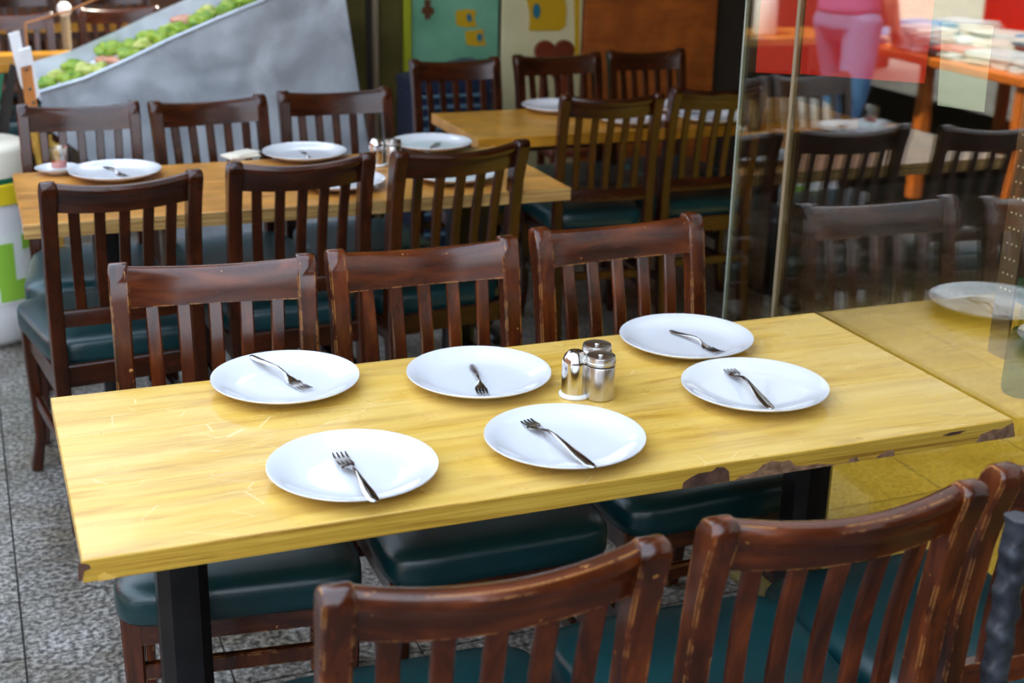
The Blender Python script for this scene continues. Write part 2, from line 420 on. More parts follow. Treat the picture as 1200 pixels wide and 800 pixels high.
# ------------------------------------------------------------------ chair
def make_chair(label, wood_m, rail_m, plain_m):
    t = thing('dining_chair', label, 'chair')
    for s in (-1, 1):
        bm = bmesh.new()
        P = [(.002, -.238, .030, .032), (.10, -.222, .033, .034), (.25, -.205, .036, .036), (.42, -.193, .040, .037), (.55, -.195, .038, .036), (.68, -.207, .035, .036),
             (.78, -.222, .036, .036), (.835, -.234, .040, .037), (.862, -.241, .045, .038), (.880, -.247, .045, .038), (.892, -.250, .036, .037), (.898, -.251, .024, .034), (.900, -.251, .010, .028)]
        R = [oct_ring(s*.177, y, z, w, d, .0035) for z, y, d, w in P]
        loft(bm, R); obj('back_post', bm, wood_m, t, 40)
    yc = lambda x: -.243 - .024*(1-(x/.165)**2)
    dip = lambda x, z: (.006 + .006*min(1, (z-.822)/.07))*(1-(x/.165)**2)
    # crest
    bm = bmesh.new(); R = []
    prof = [(.012, .822), (.013, .845), (.015, .870), (.014, .884), (.008, .8925), (-.002, .895), (-.012, .892), (-.018, .884), (-.0185, .875), (-.014, .866), (-.010, .860), (-.009, .845), (-.008, .822)]
    for i in range(17):
        x = -.166 + .332*i/16
        R.append([(x, yc(x)+y + (.9-z)*.22, z-dip(x, z)) for y, z in prof])
    loft(bm, R); obj('crest_rail', bm, rail_m, t, 40)
    yl = lambda x: -.196 - .010*(1-(x/.165)**2)
    bm = bmesh.new(); R = []
    for i in range(9):
        x = -.166 + .332*i/8
        R.append([(x, yl(x)+y, z) for y, z in [(.010, .532), (.011, .565), (.007, .572), (-.009, .572), (-.012, .566), (-.011, .532)]])
    loft(bm, R); obj('lower_rail', bm, rail_m, t, 40)
    for k in range(-2, 3):
        x = k*.0565; bm = bmesh.new(); R = []
        for j in range(7):
            u = j/6; z = .565 + (.824-.565)*u
            y = yl(x)*(1-u) + (yc(x)+.018)*u + .008*math.sin(PI*u)
            R.append(oct_ring(x*(1+.06*u), y, z, .027, .012, .003))
        loft(bm, R); obj('slat', bm, plain_m, t, 40)
    # seat
    bm = bmesh.new(); R = []
    def rr(inset, z, crown=0):
        pts = []
        for i in range(48):
            a = 2*PI*i/48; ca, sa = math.cos(a), math.sin(a); e = .30
            u = math.copysign(abs(ca)**e, ca); v = math.copysign(abs(sa)**e, sa)
            hw = (.205 + .016*v) - inset; hd = .210 - inset
            pts.append((u*hw,   .037 + v*hd, z))
        return pts
    for ins, z in [(.006, .418), (.001, .425), (0, .440), (.001, .466), (.006, .476), (.016, .483), (.035, .488), (.07, .491), (.12, .493)]: R.append(rr(ins, z))
    loft(bm, R); obj('seat', bm, M['vinyl'], t, 60)
    bm = bmesh.new()
    box(bm, (0, .196, .392), (.35, .020, .056), .002); box(bm, (0, -.185, .400), (.32, .020, .056), .002)
    for s in (-1, 1): box(bm, (s*.184, -.005, .392), (.020, .38, .056), .002)
    obj('seat_frame', bm, rail_m, t)
    for s in (-1, 1):
        bm = bmesh.new()
        R = [oct_ring(s*(.187+o), .188+o, z, w, w, .004) for z, o, w in [(.002, .012, .030), (.03, .008, .030), (.10, -.003, .027), (.20, -.003, .030), (.30, .0, .034), (.420, 0, .038)]]
        loft(bm, R); obj('leg', bm, plain_m, t, 40)
        obj('stretcher', boxm((s*.182, -.01, .215), (.018, .39, .030), .003), plain_m, t)
    obj('stretcher', boxm((0, .188, .305), (.35, .018, .030), .003), wood_m, t)
    obj('stretcher', boxm((0, -.208, .270), (.33, .018, .030), .003), wood_m, t)
    return t
near_c = make_chair('', M['chair'], M['chair_rail'], M['chair_plain'])
far_c = make_chair('', M['chair_shaded'], M['chair_shaded_rail'], M['chair_shaded'])
used = {}
def chair(cx, cy, face, yaw, label, group, proto, sx=1.0):
    """cx, cy: middle of the crest; face +1 towards +y"""
    rz = math.radians(yaw) + (0 if face > 0 else PI)
    o = proto if proto.name not in used else copy_tree(proto); used[proto.name] = 1
    f = Vector((-math.sin(rz), math.cos(rz)))
    o.location = (cx + f.x*.25, cy + f.y*.25, 0); o.rotation_euler = (0, 0, rz); o.scale = (sx, 1, 1)
    o['label'] = label; o['category'] = 'chair'; o['group'] = group
    return o
g = 'chairs on the far side of the yellow table'
chair(-1.180, .240, -1, -6.6, 'brown slat-back chair at far side of yellow table, nearest its left corner', g, near_c, .97)
chair(-.770, .232, -1, 0, 'brown slat-back chair behind yellow table, middle of three, facing the shakers', g, near_c)
chair(-.322, .282, -1, 3.6, 'brown slat-back chair behind yellow table nearest the glass screen', g, near_c, 1.03)
g = 'chairs on the near side of the yellow table'
chair(-1.088, -1.037, 1, -2, 'scuffed brown chair seen from behind at bottom, left of the foreground row', g, near_c, 1.02)
chair(-.635, -1.030, 1, -2, 'scuffed brown chair in the foreground row, middle, left of the iron post', g, near_c, .98)
chair(-.215, -1.005, 1, 1, 'scuffed brown chair at right edge behind the black iron post', g, near_c, .96)
g = 'chairs on the near side of the orange table'
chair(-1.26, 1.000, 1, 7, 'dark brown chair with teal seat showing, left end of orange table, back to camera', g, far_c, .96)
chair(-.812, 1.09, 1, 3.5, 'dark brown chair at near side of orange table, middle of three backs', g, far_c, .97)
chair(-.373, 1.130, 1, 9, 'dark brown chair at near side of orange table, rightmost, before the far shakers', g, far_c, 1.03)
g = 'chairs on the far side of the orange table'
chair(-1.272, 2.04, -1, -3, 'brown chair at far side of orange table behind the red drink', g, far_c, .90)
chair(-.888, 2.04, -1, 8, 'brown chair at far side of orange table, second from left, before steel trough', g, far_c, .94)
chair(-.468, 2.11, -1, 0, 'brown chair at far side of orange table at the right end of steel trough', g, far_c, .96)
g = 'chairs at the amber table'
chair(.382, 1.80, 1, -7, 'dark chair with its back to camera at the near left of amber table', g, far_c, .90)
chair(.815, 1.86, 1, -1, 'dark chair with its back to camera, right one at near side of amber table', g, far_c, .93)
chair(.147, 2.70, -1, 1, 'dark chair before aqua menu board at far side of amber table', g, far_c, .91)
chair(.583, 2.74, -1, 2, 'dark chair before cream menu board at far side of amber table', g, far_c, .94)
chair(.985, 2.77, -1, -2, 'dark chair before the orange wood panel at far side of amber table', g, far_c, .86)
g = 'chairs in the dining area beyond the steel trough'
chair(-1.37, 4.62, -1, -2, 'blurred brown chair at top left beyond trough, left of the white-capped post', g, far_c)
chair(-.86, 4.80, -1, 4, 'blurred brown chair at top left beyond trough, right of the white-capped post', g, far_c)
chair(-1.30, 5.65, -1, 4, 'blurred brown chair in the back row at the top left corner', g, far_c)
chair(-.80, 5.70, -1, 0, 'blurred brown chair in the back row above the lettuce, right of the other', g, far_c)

# ------------------------------------------------------------------ yellow table
tb = thing('dining_table', 'yellow wooden dining table with chipped front edge in the foreground', 'table', (-.75, -.3, 0))
TZ, TT = .75, .033
def sub(bm_pts): pass
for y0, y1 in ((0, -.188), (-.188, -.373), (-.373, -.597)):
    o = obj('plank', boxm((0, (y0+y1)/2+.3, TZ-TT/2), (1.497, abs(y1-y0)-.0006, TT), .0012), M['top'], tb)
eb = o = obj('edge_band', boxm((0, -.2985, TZ-TT/2), (1.500, .003, TT-.0006), .0008), M['edge'], tb)
o.data.materials[0] = M['edge']
def chip(pts, m, ox, oy, sc):
    P = [on_y(ox+x/sc, oy+y/sc, -.6) for x, y in pts]
    bm = bmesh.new(); poly_prism(bm, [(p.x+.75, -.3007, min(p.z, TZ-.0025) if p.z > TZ-TT else TZ-TT+.0004) for p in P], (0, .0015, 0))
    obj('chip', bm, m, eb, 0)
chip([(148, 235), (152, 212), (175, 196), (200, 185), (235, 180), (250, 168), (272, 168), (285, 180), (287, 208), (250, 213), (225, 222)], M['chip_dark'], 740, 480, 2.5)
chip([(300, 214), (318, 195), (345, 188), (370, 176), (385, 160), (412, 149), (440, 152), (463, 147), (480, 164), (515, 163), (545, 158), (600, 160), (632, 155), (640, 142), (660, 138), (666, 155), (560, 180), (420, 205)], M['chip'], 740, 480, 2.5)
chip([(715, 148), (722, 135), (740, 124), (768, 116), (770, 140)], M['chip'], 740, 480, 2.5)
chip([(1008, 98), (1022, 72), (1060, 58), (1085, 55), (1118, 37), (1122, 86)], M['chip'], 740, 480, 2.5)
chip([(910, 75), (935, 66), (980, 60), (960, 70), (930, 76)], M['chip_dark'], 740, 480, 2.5)
chip([(262, 398), (298, 403), (304, 416), (283, 425), (275, 455), (262, 462)], M['chip_dark'], 0, 520, 2.857)
chip([(330, 440), (350, 430), (392, 446), (380, 458), (330, 462)], M['top'], 0, 520, 2.857)
bm = bmesh.new()
box(bm, (-.585, 0, .708), (.07, .50, .014), .002); box(bm, (.56, 0, .708), (.07, .50, .014), .002)
obj('bearer', bm, M['blackmetal'], tb)
for x in (-.590, .562):
    bm = bmesh.new(); loft(bm, [oct_ring(x, 0, z, .078, .078, .018) for z in (.03, .70)]); obj('leg', bm, M['blackmetal'], tb, 20)
    obj('foot', boxm((x, 0, .016), (.045, .44, .030), .008), M['blackmetal'], tb)
bm = bmesh.new(); lathe(bm, [(0, 0), (.012, .0), (.012, .012), (.008, .016), (0, .017)], 16); b = obj('bolt', bm, M['blackmetal'], tb); b.location = (.601, 0, .60); b.rotation_euler = (0, PI/2, 0)

def simple_table(x0, x1, y0, y1, m_top, m_edge, label, seams=(), z=.75, legs=None):
    t = thing('dining_table', label, 'table', ((x0+x1)/2, (y0+y1)/2, 0)); cx, cy = (x0+x1)/2, (y0+y1)/2
    ys = [y1] + list(seams) + [y0+.003]
    for a, b in zip(ys, ys[1:]):
        obj('plank', boxm((0, (a+b)/2-cy, z-.018), (x1-x0-.003, abs(a-b)-.001, .036), .0015), m_top, t)
    obj('edge_band', boxm((0, y0-cy+.0012, z-.018), (x1-x0, .003, .0354), .0008), m_edge, t)
    for x in legs or (-(x1-x0)/2+.22, (x1-x0)/2-.22):
        bm = bmesh.new(); loft(bm, [oct_ring(x, 0, zz, .078, .078, .018) for zz in (.03, z-.036)]); obj('leg', bm, M['blackmetal'], t, 20)
        obj('foot', boxm((x, 0, .016), (.045, .34, .030), .008), M['blackmetal'], t)
    return t
simple_table(-1.485, -.03, 1.185, 1.79, M['top_orange'], M['ply'], 'orange wooden dining table with striped plywood edge, second row left', (1.53, 1.34))
simple_table(-.045, 1.42, 1.905, 2.40, M['top_amber'], M['top_amber'], 'amber wooden dining table in the shade before the menu boards', (2.2,), legs=(-.62, .60))
simple_table(-1.95, -.75, 3.98, 4.36, M['top_amber'], M['top_amber'], 'blurred brown table beyond the steel trough at top left')
simple_table(-2.3, -.55, 5.05, 5.45, M['top_amber'], M['darkwood'], 'blurred brown table in the farthest row at top left')

# ------------------------------------------------------------------ plates and forks
def plate_mesh():
    bm = bmesh.new()
    prof = [(0, .0), (.070, 0), (.074, .002), (.098, .008), (.124, .0195), (.1268, .0222), (.1262, .0240), (.1235, .0238), (.108, .0165), (.092, .0105), (.080, .0082), (.06, .0075), (0, .0075)]
    lathe(bm, prof, 72); bmesh.ops.remove_doubles(bm, verts=bm.verts, dist=1e-5); return bm
pl0 = obj('plate', plate_mesh(), M['plate'], None, 30); pl_used = []
def plate(x, y, z, label, group):
    o = pl0 if not pl_used else pl0.copy()
    if pl_used: COL.objects.link(o)
    pl_used.append(o); o.location = (x, y, z); tag(o, label, 'plate', group); return o
def fork_parts():
    # unit length along +Y, handle end at 0
    t = thing('fork', '', 'fork')
    L = .19
    bm = bmesh.new(); R = []
    for u, w, z, th in [(0, .004, .0, .0015), (.015, .011, 0, .0025), (.06, .016, .0, .003), (.18, .0165, .002, .003), (.34, .011, .006, .003), (.48, .0065, .009, .0032), (.58, .0055, .008, .0032), (.64, .009, .005, .0028), (.68, .017, .002, .0022), (.74, .0225, .000, .0018), (.78, .0235, .0, .0018)]:
        R.append([(-w/2, u*L, z), (-w/4, u*L, z+th*.8), (w/4, u*L, z+th*.8), (w/2, u*L, z), (w/4, u*L, z-th*.3), (-w/4, u*L, z-th*.3)])
    loft(bm, R); obj('handle', bm, M['fork'], t, 50)
    for k in range(4):
        x = (k-1.5)*.0062; bm = bmesh.new(); R = []
        for u, w, z in [(.765, .0046, 0.0003), (.84, .0040, -.0006), (.93, .0034, .0008), (1.0, .0016, .0035)]:
            R.append([(x-w/2, u*L, z), (x-w/2, u*L, z+.0018), (x+w/2, u*L, z+.0018), (x+w/2, u*L, z)])
        loft(bm, R); obj('tine', bm, M['fork'], t, 50)
    return t
fk0 = fork_parts(); fk_used = []
def fork(h, tip, zb, label, flip=False, lift=.012, group=None, roll=0):
    """h, tip: photo pixels of handle end and tine tips; zb: height of the plate's flat"""
    H = on_z(*h, zb+.014+lift); T = on_z(*tip, zb+.0095)
    d = T - H; L = d.length
    o = fk0 if not fk_used else copy_tree(fk0); fk_used.append(o)
    y = d.normalized(); x = y.cross(Vector((0, 0, 1))).normalized(); z = x.cross(y)
    Mx = Matrix((x, y, z)).transposed()
    if flip: Mx = Mx @ Matrix.Rotation(PI, 3, 'Y')
    if roll: Mx = Mx @ Matrix.Rotation(roll, 3, 'Y')
    o.matrix_world = Matrix.Translation(H) @ Mx.to_4x4()
    o.scale = (min(1.05, max(.9, L/.19)), L/.19, 1)
    tag(o, label, 'fork', group); return o
Z1 = .7505
gp = 'plates on the yellow table'; gf = 'forks on the yellow table plates'
plate(-1.117, -.080, Z1, 'white plate at far left of the yellow table', gp)
plate(-.793, -.161, Z1, 'white plate left of the steel shakers at far side of yellow table', gp)
plate(-.354, -.103, Z1, 'white plate farthest right-back on yellow table, behind another plate near the glass', gp)
plate(-.362, -.367, Z1, 'white plate right of the shakers, nearest the glass screen side front', gp)
plate(-1.102, -.467, Z1, 'white plate at front left of the yellow table', gp)
plate(-.762, -.468, Z1, 'white plate at front centre of yellow table before the shakers', gp)
fork((293, 416), (361, 458), Z1, 'fork with handle over the rim of far left plate', lift=.008, group=gf)
fork((553, 427), (567, 465), Z1, 'short fork pointing to camera on plate left of shakers', lift=-.004, group=gf)
fork((785, 387), (845, 415), Z1, 'fork on the rearmost right plate', lift=-.004, group=gf)
fork((905, 479), (847, 426), Z1, 'fork with tines away on right plate near the glass', lift=.012, group=gf)
fork((440, 588), (397, 533), Z1, 'fork with handle over near rim of front left plate', lift=.012, group=gf)
fork((697, 548), (606, 486), Z1, 'fork lying across the front centre plate', lift=.012, group=gf)
gp = 'plates on the orange table'
def pz(px, py, z=.768): return on_z(px, py, z)
for px, py, lab in [(135, 200, 'white plate beside the red drink on orange table'), (357, 178, 'white plate at middle far side of orange table'), (506, 167, 'white plate right of far shakers on orange table'),
                    (398, 211, 'white plate hidden behind middle chair back of orange table'), (532, 203, 'white plate mostly hidden behind right chair back of orange table')]:
    p = pz(px, py); plate(p.x, p.y, .7505, lab, gp)
gp = 'plates on the amber table'
for px, py, lab in [(652, 124, 'white plate at left far side of amber table'), (740, 138, 'white plate seen through slats of left near chair, amber table'), (834, 136, 'white plate behind right near chair of amber table'), (800, 125, 'white plate at far right of amber table')]:
    p = pz(px, py); plate(p.x, p.y, .7505, lab, gp)
gf = 'forks on the orange table plates'
fork((118, 194), (148, 208), .7505, 'blurred fork on plate beside the red drink', lift=-.006, group=gf)
fork((352, 176), (366, 190), .7505, 'blurred fork on middle plate of orange table', lift=-.006, group=gf)
fork((500, 180), (514, 168), .7505, 'blurred fork on plate right of the far shakers', lift=-.004, group=gf)

# ------------------------------------------------------------------ shakers
def shaker_dome(x, y, label, group):
    t = thing('salt_shaker', label, 'shaker', (x, y, Z1), 0, group)
    bm = bmesh.new(); lathe(bm, [(0, 0), (.0265, 0), (.0275, .002), (.0265, .005), (.023, .007), (0, .007)], 40); obj('base', bm, M['white_rubber'], t)
    bm = bmesh.new(); lathe(bm, [(0, .007), (.0225, .007), (.023, .009), (.0228, .060), (.0222, .066), (.019, .074), (.014, .079), (.0125, .0805), (0, .0810)], 48); bd = obj('body', bm, M['chrome'], t, 50)
    bm = bmesh.new()
    for r, n in ((.004, 5), (.0085, 9)):
        for k in range(n): lathe(bm, [(0, 0), (.0008, 0), (.0008, .0004), (0, .0004)], 6, (r*math.cos(2*PI*k/n), r*math.sin(2*PI*k/n), .0809))
    obj('hole', bm, M['dark_gap'], bd, 0)['kind'] = 'stuff'
def shaker_lid(x, y, label, group, s=1):
    t = thing('pepper_shaker', label, 'shaker', (x, y, Z1), 0, group)
    bm = bmesh.new(); lathe(bm, [(0, 0), (.0235, 0), (.0250, .0015), (.0252, .003), (.0252, .058), (.0245, .0595), (0, .0595)], 48); obj('body', bm, M['steel'], t)
    bm = bmesh.new(); lathe(bm, [(0, .0595), (.0240, .0595), (.0240, .062), (0, .062)], 40); obj('gap_ring', bm, M['dark_gap'], t)
    bm = bmesh.new(); lathe(bm, [(0, .062), (.0250, .062), (.0262, .063), (.0262, .067), (.0252, .0685), (.0252, .074), (.0245, .0765), (.022, .0772), (.020, .0765), (.0045, .0765), (.003, .0785), (0, .0787)], 48); obj('lid', bm, M['steel'], t, 30)
gs = 'shakers on the yellow table'
shaker_dome(-.6575, -.268, 'domed steel salt shaker with white base on yellow table', gs)
shaker_lid(-.6205, -.290, 'steel shaker with flat ringed lid, front one on yellow table', gs)
shaker_lid(-.603, -.236, 'steel shaker with flat ringed lid behind the front one on yellow table', gs)
gs = 'shakers on the orange table'
shaker_dome(-.472, 1.61, 'small domed steel shaker on orange table, left of two', gs)
shaker_lid(-.425, 1.60, 'small steel shaker with lid on orange table, right of two', gs)

# drink and saucer on the orange table
p = on_z(68, 203, .75)
bm = bmesh.new(); lathe(bm, [(0, 0), (.03, 0), (.034, .003), (.060, .016), (.062, .018), (.058, .018), (.034, .006), (0, .005)], 40)
tag(obj('saucer', bm, M['plate'], None, 40, (p.x, p.y, .7505)), 'small white saucer under the red drink on orange table', 'saucer')
cup = thing('tea_glass', 'narrow tea glass with a little red drink on white saucer', 'glass', (p.x+.005, p.y, .7562))
bm = bmesh.new(); lathe(bm, [(0, 0), (.020, 0), (.024, .01), (.021, .035), (.029, .068), (.0275, .068), (.0195, .035), (.022, .012), (.0, .006)], 32); obj('vessel', bm, M['glass2'], cup)
bm = bmesh.new(); lathe(bm, [(0, .0065), (.0212, .0115), (.0205, .026), (0, .026)], 32); obj('drink', bm, mat('red_drink', (.55, .01, .01), .15), cup)
p = on_z(282, 184, .75)
bm = bmesh.new(); box(bm, (0, 0, .004), (.10, .07, .008), .002, Matrix.Rotation(.3, 3, 'Z')); box(bm, (.01, .01, .010), (.09, .06, .004), .001, Matrix.Rotation(.6, 3, 'Z'))
tag(obj('napkin', bm, M['cream'], None, 30, (p.x, p.y, .7505)), 'crumpled cream napkin on orange table between the two far plates', 'napkin')

# ------------------------------------------------------------------ iron post, foreground right
ip = thing('iron_post', 'black hammered wrought-iron post at the bottom right before the chair', 'post', (-.452, -1.115, 0))
bm = bmesh.new(); R = []
for k in range(221):
    z = .002 + .885*k/220; a = 2*PI*z/.027; w = .031 + .0035*math.sin(a); d = .028+.0035*math.sin(a+2.1)
    R.append(oct_ring(.0018*math.sin(a*.5+1), .001*math.sin(a*.7), z, w, d, .006+.0015*math.sin(a+1)))
loft(bm, R); obj('shaft', bm, M['iron'], ip, 50)
obj('base', boxm((0, 0, .005), (.09, .09, .008), .002), M['iron'], ip)

# ------------------------------------------------------------------ steel display trough with salad
tr = thing('display_trough', 'large dented steel display trough sloping up to the right, behind orange table', 'display counter', (0, 0, 0))
Y0 = 3.15
def q(px, py, y=Y0): return on_y(px, py, y)
outl = [q(47, 106), q(100, 92), q(150, 70), q(200, 46), (q(260, 20)), q(330, -8), q(400, -30), q(405, 0), q(421, 105), q(436, 200), q(420, 262), q(330, 275), q(205, 280), q(120, 200), q(85, 172), q(52, 148)]
bm = bmesh.new(); poly_prism(bm, [(p.x, Y0, p.z) for p in outl], (0, .006, 0)); obj('side_panel', bm, M['galv'], tr, 30)
lipp = [Vector((q(*p).x, Y0, q(*p).z)) for p in [(46, 108), (100, 92), (150, 70), (200, 46), (260, 20), (330, -8), (400, -30)]]
bm = bmesh.new(); tube(bm, lipp, .008, 10); obj('rim', bm, M['galv'], tr)
# tray (bottom of trough) and far wall
tray = [(Vector((p.x, Y0+.006, p.z-.035)), Vector((p.x-.01, Y0+.42, p.z-.035))) for p in lipp]
bm = bmesh.new()
loft(bm, [[a, b, b+Vector((0, 0, .004)), a+Vector((0, 0, .004))] for a, b in tray]); obj('tray', bm, M['galv'], tr)
bm = bmesh.new(); loft(bm, [[b, b+Vector((0, .006, 0)), b+Vector((0, .006, .085)), b+Vector((0, 0, .085))] for a, b in tray]); obj('far_panel', bm, M['galv'], tr)
bm = bmesh.new(); tube(bm, [b+Vector((0, 0, .24)) for a, b in tray], .004, 8); obj('rail', bm, M['post_wood'], tr)
for i in (0, 6):
    a, b = tray[i]; bm = bmesh.new(); tube(bm, [b+Vector((0, .003, .08)), b+Vector((0, .003, .24))], .004, 8); obj('rail_post', bm, M['post_wood'], tr)
for x in (-.95, -.20):
    for y in (Y0+.05, Y0+.38): obj('leg', boxm((x, y, .20), (.05, .05, .40), .004), M['darkwood'], tr)
def lump(r, m, name, seed, sq=(1, 1, .6), amp=.45, fr=28):
    bm = bmesh.new(); bmesh.ops.create_icosphere(bm, subdivisions=3, radius=r)
    for v in bm.verts:
        n = v.co.normalized(); k = 1 + amp*noise.noise(v.co*fr + Vector((seed, seed, 0))) + amp*.5*noise.noise(v.co*fr*2.5+Vector((0, seed, 3)))
        v.co = Vector((v.co.x*k*sq[0], v.co.y*k*sq[1], v.co.z*k*sq[2]))
    return obj(name, bm, m, None, 60)
M['lettuce'] = simple_noise('lettuce_green', (.10, .26, .015), (.38, .50, .05), 30, .5, bump=.3)
M['lettuce2'] = simple_noise('lettuce_pale', (.35, .45, .06), (.60, .62, .20), 30, .5, bump=.3)
M['ice'] = simple_noise('crushed_ice', (.55, .55, .52), (.80, .80, .78), 30, .35, bump=.5)
M['salmon'] = simple_noise('pink_fish', (.60, .20, .10), (.70, .42, .30), 20, .4)
def along(u, v):
    n = len(tray)-1; k = min(int(u*n), n-1); f = u*n-k
    a = tray[k][0].lerp(tray[k+1][0], f); b = tray[k][1].lerp(tray[k+1][1], f); return a.lerp(b, v)
bm = bmesh.new(); R = []
for i in range(25):
    u = i/24*.98+.01; row = []
    for j in range(9):
        p = along(u, .03+.92*j/8); p.z += .012 + .012*abs(noise.noise(p*14)); row.append(p)
    R.append(row)
bmv = [[bm.verts.new(p) for p in r] for r in R]
for a, b in zip(bmv, bmv[1:]):
    for i in range(8): bm.faces.new((a[i], a[i+1], b[i+1], b[i]))
ice = tag(obj('ice_bed', bm, M['ice'], None, 60), 'bed of pale crushed ice filling the steel trough', 'ice'); ice['kind'] = 'stuff'
protos = [(lump(.05, M['lettuce'], 'lettuce', 1), 'lettuce', 'curly green lettuce clump laid on the ice in the trough', 'curly green lettuce clumps in the trough'),
          (lump(.045, M['lettuce2'], 'lettuce', 5), 'lettuce', 'pale yellow-green lettuce clump laid on the ice in trough', 'pale lettuce clumps in the trough'),
          (lump(.038, M['salmon'], 'fish_piece', 9, (1.5, .8, .5), .25), 'fish', 'pinkish orange piece of fish among the lettuce', 'pink fish pieces in the trough')]
seq = [(.04, .25, 0), (.09, .55, 1), (.12, .2, 0), (.16, .75, 0), (.19, .35, 1), (.23, .15, 1), (.26, .5, 2), (.29, .25, 2), (.31, .85, 0), (.35, .2, 0), (.38, .55, 0), (.42, .3, 1), (.45, .6, 0), (.49, .2, 0), (.52, .5, 1), (.55, .3, 0), (.59, .6, 2), (.62, .25, 0), (.66, .5, 1), (.70, .2, 0), (.75, .4, 0), (.8, .6, 2), (.86, .3, 0)]
done = set()
for u, v, k in seq:
    o, c, lab, grp = protos[k]
    if k in done: o = o.copy(); COL.objects.link(o)
    done.add(k); p = along(u, v); o.location = (p.x, p.y, p.z+.036); o.rotation_euler = (0, 0, random.uniform(0, 6)); s = random.uniform(.8, 1.1); o.scale = (s, s, s); tag(o, lab, c, grp)

# wooden prop post with white metal cap, left of trough
wp_ = thing('wooden_post', 'leaning orange wooden post with white metal casing and screws at left', 'post', (0, 0, 0))
YP = 2.75
def slab(name, pts, y, th, m, parent):
    bm = bmesh.new(); poly_prism(bm, [(on_y(a, b, y).x, y, on_y(a, b, y).z) for a, b in pts], (0, th, 0)); return obj(name, bm, m, parent, 20)
core = slab('core', [(24, 77), (37, 74), (52, 185), (38, 188)], YP, .03, M['post_wood'], wp_)
slab('casing', [(22, 60), (36, 56), (47, 112), (43, 116), (37, 76), (24, 79)], YP-.012, .05, M['white'], wp_)
slab('casing', [(10, 41), (23, 37), (34, 98), (30, 110), (24, 100)], YP+.06, .04, M['white'], wp_)
for a, b in ((31, 82), (35, 104), (39, 120)):
    p = on_y(a, b, YP); bm = bmesh.new(); lathe(bm, [(0, 0), (.007, 0), (.005, .003), (0, .0035)], 14); s = obj('screw', bm, M['chrome'], core); s.location = (p.x, YP, p.z); s.rotation_euler = (PI/2, 0, 0)
slab('foot', [(33, 180), (56, 180), (66, 404), (42, 404)], YP-.01, .05, M['darkwood'], wp_)
# A board at far left
ab = thing('folding_board', 'dark folding chalkboard standing at the far left edge', 'board', (0, 0, 0))
slab('board_panel', [(12, 75), (20, 78), (6, 190), (-12, 190)], 3.1, .02, M['darkwall'], ab)
slab('board_panel', [(18, 78), (24, 80), (34, 170), (26, 170)], 3.25, .02, M['darkwood'], ab)
slab('green_edge', [(-2, 88), (5, 86), (-8, 180), (-14, 180)], 3.08, .01, M['green'], ab)
# bucket
bx = on_z(-8, 352, 0)
bk = thing('plastic_drum', 'tall white plastic drum with yellow band and green label at left edge', 'drum', (-1.575, 2.62, 0))
bm = bmesh.new(); lathe(bm, [(0, 0), (.12, 0), (.150, .03), (.165, .12), (.17, .50), (0, .50)], 40); obj('body', bm, M['white'], bk, 50)
bm = bmesh.new(); lathe(bm, [(0, .50), (.176, .50), (.178, .565), (.172, .57), (0, .57)], 40); obj('band', bm, M['yellow'], bk)
bm = bmesh.new(); lathe(bm, [(0, .57), (.173, .57), (.174, .58), (.172, .588), (0, .59)], 40); obj('stripe', bm, M['green'], bk)
bm = bmesh.new(); lathe(bm, [(0, .588), (.172, .588), (.170, .67), (.150, .688), (0, .692)], 40); obj('lid', bm, M['cream'], bk, 50)
def label_patch(a0, a1, z0, z1, m, r=.172, name='label'):
    bm = bmesh.new(); R = []
    for i in range(9):
        a = math.radians(a0+(a1-a0)*i/8)
        R.append([(r*math.cos(a), r*math.sin(a), z0), (r*math.cos(a), r*math.sin(a), z1), ((r+.001)*math.cos(a), (r+.001)*math.sin(a), z1), ((r+.001)*math.cos(a), (r+.001)*math.sin(a), z0)])
    loft(bm, R); obj(name, bm, m, bk, 40)
label_patch(255, 345, .16, .40, mat('label_print', (.75, .80, .76), .4), .1695)
label_patch(262, 300, .22, .37, M['lime'], .1712, 'leaf_print'); label_patch(280, 320, .17, .24, M['lime'], .1712, 'leaf_print'); label_patch(312, 330, .34, .39, M['lime'], .1712, 'leaf_print')
label_patch(318, 338, .215, .235, M['red'], .1712, 'red_print')
# straw bundle
p = on_y(52, 165, 2.6); bm = bmesh.new()
for k in range(14):
    a = random.uniform(-.4, .4); tube(bm, [(p.x+random.uniform(-.02, .02), 2.6+random.uniform(-.03, .03), .05), (p.x+a*.10, 2.6+random.uniform(-.04, .04), .70+random.uniform(-.05, .06))], .006, 6)
tag(obj('straw_bundle', bm, M['straw'], None), 'bundle of yellow straw stalks behind the far left chair', 'straw')['kind'] = 'stuff'
# white capped post beyond
cp = thing('bollard_post', 'thin wooden post with round white knob in the far dining area', 'post', (-1.135, 4.40, 0))
bm = bmesh.new(); tube(bm, [(0, 0, 0), (0, 0, .90)], .020, 12); obj('shaft', bm, M['tan'], cp)
bm = bmesh.new(); lathe(bm, [(0, .90), (.02, .90), (.032, .92), (.030, .945), (.015, .96), (0, .962)], 20); obj('knob', bm, M['white_rubber'], cp)
